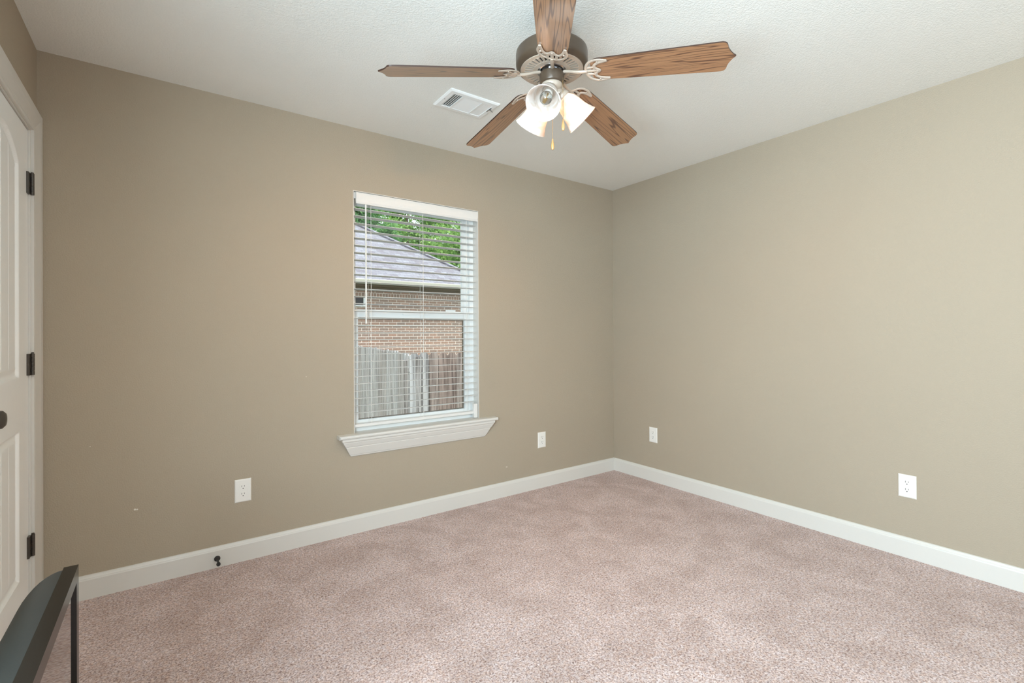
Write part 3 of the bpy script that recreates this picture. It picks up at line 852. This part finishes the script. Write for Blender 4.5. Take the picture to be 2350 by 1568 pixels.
# ------------------------------------------------------------------ television in the left foreground, screen facing the right wall
tv = empty('television', (-3.37, -1.95, 0))
tag(tv, 'black flat screen television standing on the carpet, seen edge-on beside the door', 'television')
TX = -3.338; TY1, TY0, TZ1, TZ0 = -1.433, -2.400, 0.669, 0.075
FW = 0.025
bm = bmesh.new()
# front frame: ring with glossy bezel
def yring(bm, x0, x1, y0, y1, z0, z1, iy0, iy1, iz0, iz1, bev=0):
    box(bm, x0, x1, y0, iy0, z0, z1); box(bm, x0, x1, iy1, y1, z0, z1); box(bm, x0, x1, iy0, iy1, z0, iz0); box(bm, x0, x1, iy0, iy1, iz1, z1)
BZ = 0.030
yring(bm, TX-FW, TX, TY0, TY1, TZ0, TZ1, TY0+BZ, TY1-BZ, TZ0+0.045, TZ1-BZ)
sub(obj('bezel', bm, M['tvframe']), tv)
bm = bmesh.new(); box(bm, TX-FW+0.002, TX-0.005, TY0+BZ, TY1-BZ, TZ0+0.045, TZ1-BZ); sub(obj('screen', bm, M['screen']), tv)
bm = bmesh.new()
# rear shell, rounded towards its edges (outline lofted backwards)
n_ = 9; LAY = []
for k in range(n_+1):
    t = k/n_; a = t*math.pi/2
    ins = 0.085*(1-math.cos(a)); dx = 0.052*math.sin(a)
    LAY.append((ins, dx))
def rrect(y0, y1, z0, z1, r_, x, n=5):
    out = []
    for cy, cz_, a0 in ((y1-r_, z1-r_, 0), (y0+r_, z1-r_, 90), (y0+r_, z0+r_, 180), (y1-r_, z0+r_, 270)):
        for i in range(n+1):
            a = R(a0+90*i/n); out.append((x, cy+r_*math.cos(a), cz_+r_*math.sin(a)))
    return out
V = []
for ins, dx in LAY:
    V.append([bm.verts.new(p) for p in rrect(TY0+0.003+ins, TY1-0.003-ins*1.3, TZ0+0.003+ins, TZ1-0.001-ins*0.25, 0.012+ins*0.35, TX-FW+0.0005-dx)])
for a, b in zip(V, V[1:]):
    n = len(a)
    for i in range(n): bm.faces.new((a[i], a[(i+1) % n], b[(i+1) % n], b[i]))
bm.faces.new(V[0]); bm.faces.new(V[-1][::-1])
sub(obj('rear_shell', bm, M['tvshell'], smooth=True), tv)
bm = bmesh.new(); box(bm, TX-0.05, TX-0.02, -1.99, -1.84, 0.012, 0.12, bev=0.004)
V2 = prism(bm, [(TX-0.13+0.095*math.cos(2*math.pi*i/40)+0.09, -1.915+0.22*math.sin(2*math.pi*i/40)) for i in range(40)], 'z', 0.0, 0.014)
sub(obj('stand', bm, M['tvframe'], smooth=True), tv)

# ------------------------------------------------------------------ unseen windows added behind the camera to go with the fill lights
w2 = empty('added_window_left', (LX, VY0, VZ0)); w2['kind'] = 'structure'
bm = bmesh.new()
def yzring(bm, y0, y1, z0, z1, w, x0, x1):
    box(bm, x0, x1, y0, y0+w, z0, z1); box(bm, x0, x1, y1-w, y1, z0, z1); box(bm, x0, x1, y0+w, y1-w, z0, z0+w); box(bm, x0, x1, y0+w, y1-w, z1-w, z1)
yzring(bm, VY0, VY1, VZ0, VZ1, 0.04, LX-0.13, LX-0.07)
box(bm, LX-0.12, LX-0.08, VY0+0.04, VY1-0.04, 1.34, 1.38)
sub(obj('window_frame', bm, M['vinyl']), w2)
w3 = empty('added_window_rear', (UX0, RY, UZ0)); w3['kind'] = 'structure'  # unseen rear-wall window, added along with the ceiling fill
bm = bmesh.new(); rect_ring(bm, UX0, UX1, UZ0, UZ1, UX0+0.04, UX1-0.04, UZ0+0.04, UZ1-0.04, RY-0.13, RY-0.07); box(bm, UX0+0.04, UX1-0.04, RY-0.12, RY-0.08, 1.40, 1.44)
sub(obj('window_frame', bm, M['vinyl']), w3)

# ------------------------------------------------------------------ outdoors: ground, fence, neighbour's house, trees
GZ = -0.85
bm = bmesh.new(); box(bm, -40, 60, WT+0.02, 80, GZ-0.2, GZ); g_ = obj('ground', bm, M['grass']); g_['kind'] = 'structure'

fe = empty('wooden_fence', (-0.53, 3.1, GZ))
tag(fe, 'weathered grey dog-eared picket fence outside the window, in front of the brick house', 'fence')
bm = bmesh.new(); bmr = bmesh.new()
def picket(bm, p, d, w, zt_, rnd):
    nrm = Vector((-d.y, d.x, 0)); th = 0.016
    jog = random.uniform(-0.003, 0.003)
    prof = [(0, GZ), (w, GZ), (w, zt_-0.030), (w-0.028, zt_), (0.028, zt_), (0, zt_-0.030)]
    A = [bm.verts.new((p.x+d.x*u+nrm.x*jog, p.y+d.y*u+nrm.y*jog, z)) for u, z in prof]
    B = [bm.verts.new((v.co.x+nrm.x*th, v.co.y+nrm.y*th, v.co.z)) for v in A]
    n = len(A); bm.faces.new(A); bm.faces.new(B[::-1])
    for i in range(n): bm.faces.new((A[i], A[(i+1) % n], B[(i+1) % n], B[i]))
def run(p0, p1, z0, z1):
    p0 = Vector((*p0, 0)); p1 = Vector((*p1, 0)); d = (p1-p0); Ln = d.length; d.normalize(); s = 0
    while s < Ln-0.05:
        w = 0.133
        picket(bm, p0+d*s, d, w, z0+(z1-z0)*s/Ln+random.uniform(-0.012, 0.012), 0); s += 0.141
    nrm = Vector((-d.y, d.x, 0))
    for zz in (GZ+0.25, GZ+0.95, GZ+1.55):
        tube(bmr, [p0+nrm*0.05+Vector((0, 0, zz)), p1+nrm*0.05+Vector((0, 0, zz))], 0.038, 4)
    k = 0.0
    while k <= Ln:
        q = p0+d*k+nrm*0.13; bmp = bmesh.new(); box(bmp, q.x-0.045, q.x+0.045, q.y-0.045, q.y+0.045, GZ, z0-0.10); k += 2.4
        sub(obj('post', bmp, M['fence']), fe)
run((-0.55, 3.10), (-0.26, 3.10), 0.935, 0.935)
sub(obj('pickets', bm, M['fence']), fe); bm = bmesh.new()
run((-0.26, 3.10), (3.6, 3.10), 0.935, 0.925)
pb_ = obj('pickets', bm, M['fence_brown']); sub(pb_, fe); pb_['label'] = 'browner pickets of the right-hand run'; bm = bmesh.new()
run((0.10, 7.90), (-0.55, 3.12), 0.985, 0.935)
sub(obj('pickets', bm, M['fence']), fe); sub(obj('rails', bmr, M['fence']), fe)

hs = empty('neighbour_house', (-3, 12, GZ))
tag(hs, 'red-brown brick house with grey shingled hip roof seen through the window', 'house')
NY_ = 8.0
bm = bmesh.new(); box(bm, -11.0, 3.34, NY_, 16.0, GZ, 2.45); sub(obj('brick_walls', bm, M['brick']), hs)
bm = bmesh.new(); box(bm, -11.0, 3.342, NY_-0.006, NY_+0.01, 2.046, 2.142); sub(obj('rowlock_course', bm, M['rowlock']), hs)
bm = bmesh.new()
box(bm, -11.05, 3.38, NY_-0.035, NY_+0.01, 2.195, 2.36); box(bm, -11.4, 3.76, 7.60, NY_+0.01, 2.28, 2.30); sub(obj('frieze_board', bm, M['frieze']), hs)
bm = bmesh.new()
prism(bm, [(7.55, 2.305), (7.50, 2.305), (7.47, 2.330), (7.455, 2.395), (7.462, 2.408), (7.475, 2.400), (7.55, 2.400)], 'x', -11.5, 3.84)
box(bm, 3.76, 3.80, 7.55, 16.4, 2.28, 2.40)
sub(obj('gutter', bm, M['gutter']), hs)
bm = bmesh.new()
e0, e1, ex0, ex1, mm = 7.50, 16.5, -11.5, 3.84, 0.6445
hh = (e1-e0)/2; rz = 2.405+mm*hh; yr = (e0+e1)/2
P_ = [bm.verts.new(p) for p in ((ex0, e0, 2.405), (ex1, e0, 2.405), (ex1, e1, 2.405), (ex0, e1, 2.405), (ex0+hh, yr, rz), (ex1-hh, yr, rz))]
for f in ((0, 1, 5, 4), (1, 2, 5), (2, 3, 4, 5), (3, 0, 4), (0, 3, 2, 1)): bm.faces.new([P_[i] for i in f])
sub(obj('roof', bm, M['shingle']), hs)
bm = bmesh.new()
tube(bm, [(ex1, e0, 2.43), (ex1-hh, yr, rz+0.03)], 0.07, 6, 0.5)
sub(obj('hip_ridge_cap', bm, M['shingle']), hs)
bm = bmesh.new(); box(bm, -0.40, 0.455, NY_-0.02, NY_+0.02, 1.86, 2.030); w_ = obj('house_window', bm, M['black']); sub(w_, hs)
bm = bmesh.new(); box(bm, 0.455, 0.510, NY_-0.05, NY_+0.02, 1.83, 2.035); box(bm, -0.40, 0.455, NY_-0.05, NY_+0.02, 1.83, 1.86); box(bm, -0.45, -0.40, NY_-0.05, NY_+0.02, 1.83, 2.035)
sub(obj('house_window_frame', bm, M['vinyl']), hs)

def tree(loc, h, rad, nleaf, lm, label, seed):
    rnd = random.Random(seed)
    t = empty('tree', (loc[0], loc[1], GZ)); tag(t, label, 'tree', 'trees beyond the brick house')
    verts = []; faces = []
    cl = []
    for _ in range(90):
        a = rnd.uniform(0, 2*math.pi); u = rnd.uniform(-1, 1); r_ = rad*rnd.uniform(0.35, 1.0)
        s = math.sqrt(1-u*u)
        cl.append((r_*s*math.cos(a), r_*s*math.sin(a), h*0.56+h*0.44*u*rnd.uniform(0.6, 1), rnd.uniform(0.45, 1.0)))
    for i in range(nleaf):
        c = cl[rnd.randrange(len(cl))]
        g = [rnd.gauss(0, 0.42)*c[3] for _ in range(3)]
        p = Vector((c[0]+g[0], c[1]+g[1], c[2]+g[2]*0.7))
        nrm = Vector((rnd.gauss(0, 1), rnd.gauss(0, 1), rnd.gauss(0.6, 1))).normalized()
        a = nrm.orthogonal().normalized(); a.rotate(Matrix.Rotation(rnd.uniform(0, 6.28), 3, nrm)); b = nrm.cross(a)
        s = rnd.uniform(0.07, 0.14)
        k = len(verts)
        verts += [p-a*s, p-b*s*0.5, p+a*s, p+b*s*0.5]
        faces.append((k, k+1, k+2, k+3))
    me = bpy.data.meshes.new('foliage'); me.from_pydata([tuple(v) for v in verts], [], faces); me.materials.append(lm)
    o = bpy.data.objects.new('foliage', me); col.objects.link(o); o.parent = t
    bm = bmesh.new(); tube(bm, [(0, 0, 0), (0.1, 0.05, h*0.35), (0.0, 0.1, h*0.75)], [0.22, 0.17, 0.06], 10)
    for _ in range(7):
        z = rnd.uniform(0.3, 0.65)*h; a = rnd.uniform(0, 6.28)
        tube(bm, [(0.05, 0.05, z), (rad*0.7*math.cos(a), rad*0.7*math.sin(a), z+h*0.18)], [0.08, 0.02], 6)
    obj('trunk', bm, M['bark'], t, True)
tree((3.4, 20.0), 10.5, 2.5, 28900, M['leaf_b'], 'leftmost green tree, right behind the peak of the shingled roof', 1)
tree((11.2, 19.6), 9.5, 2.7, 28900, M['leaf_a'], 'bright green tree above the low right end of the sloping roof', 2)
tree((10.2, 28.0), 13.5, 3.6, 44200, M['leaf_a'], 'tree further back, filling the gap between the two nearest trees', 3)
tree((19.0, 28.5), 12.5, 2.8, 23800, M['leaf_b'], 'deep green tree further back on the far right', 4)
tree((9.0, 38.0), 17.5, 3.4, 28900, M['leaf_b'], 'tall distant tree rising behind, left of the middle', 5)
tree((17.6, 38.0), 17.5, 3.4, 28900, M['leaf_b'], 'tall distant tree rising behind, right of the middle', 6)
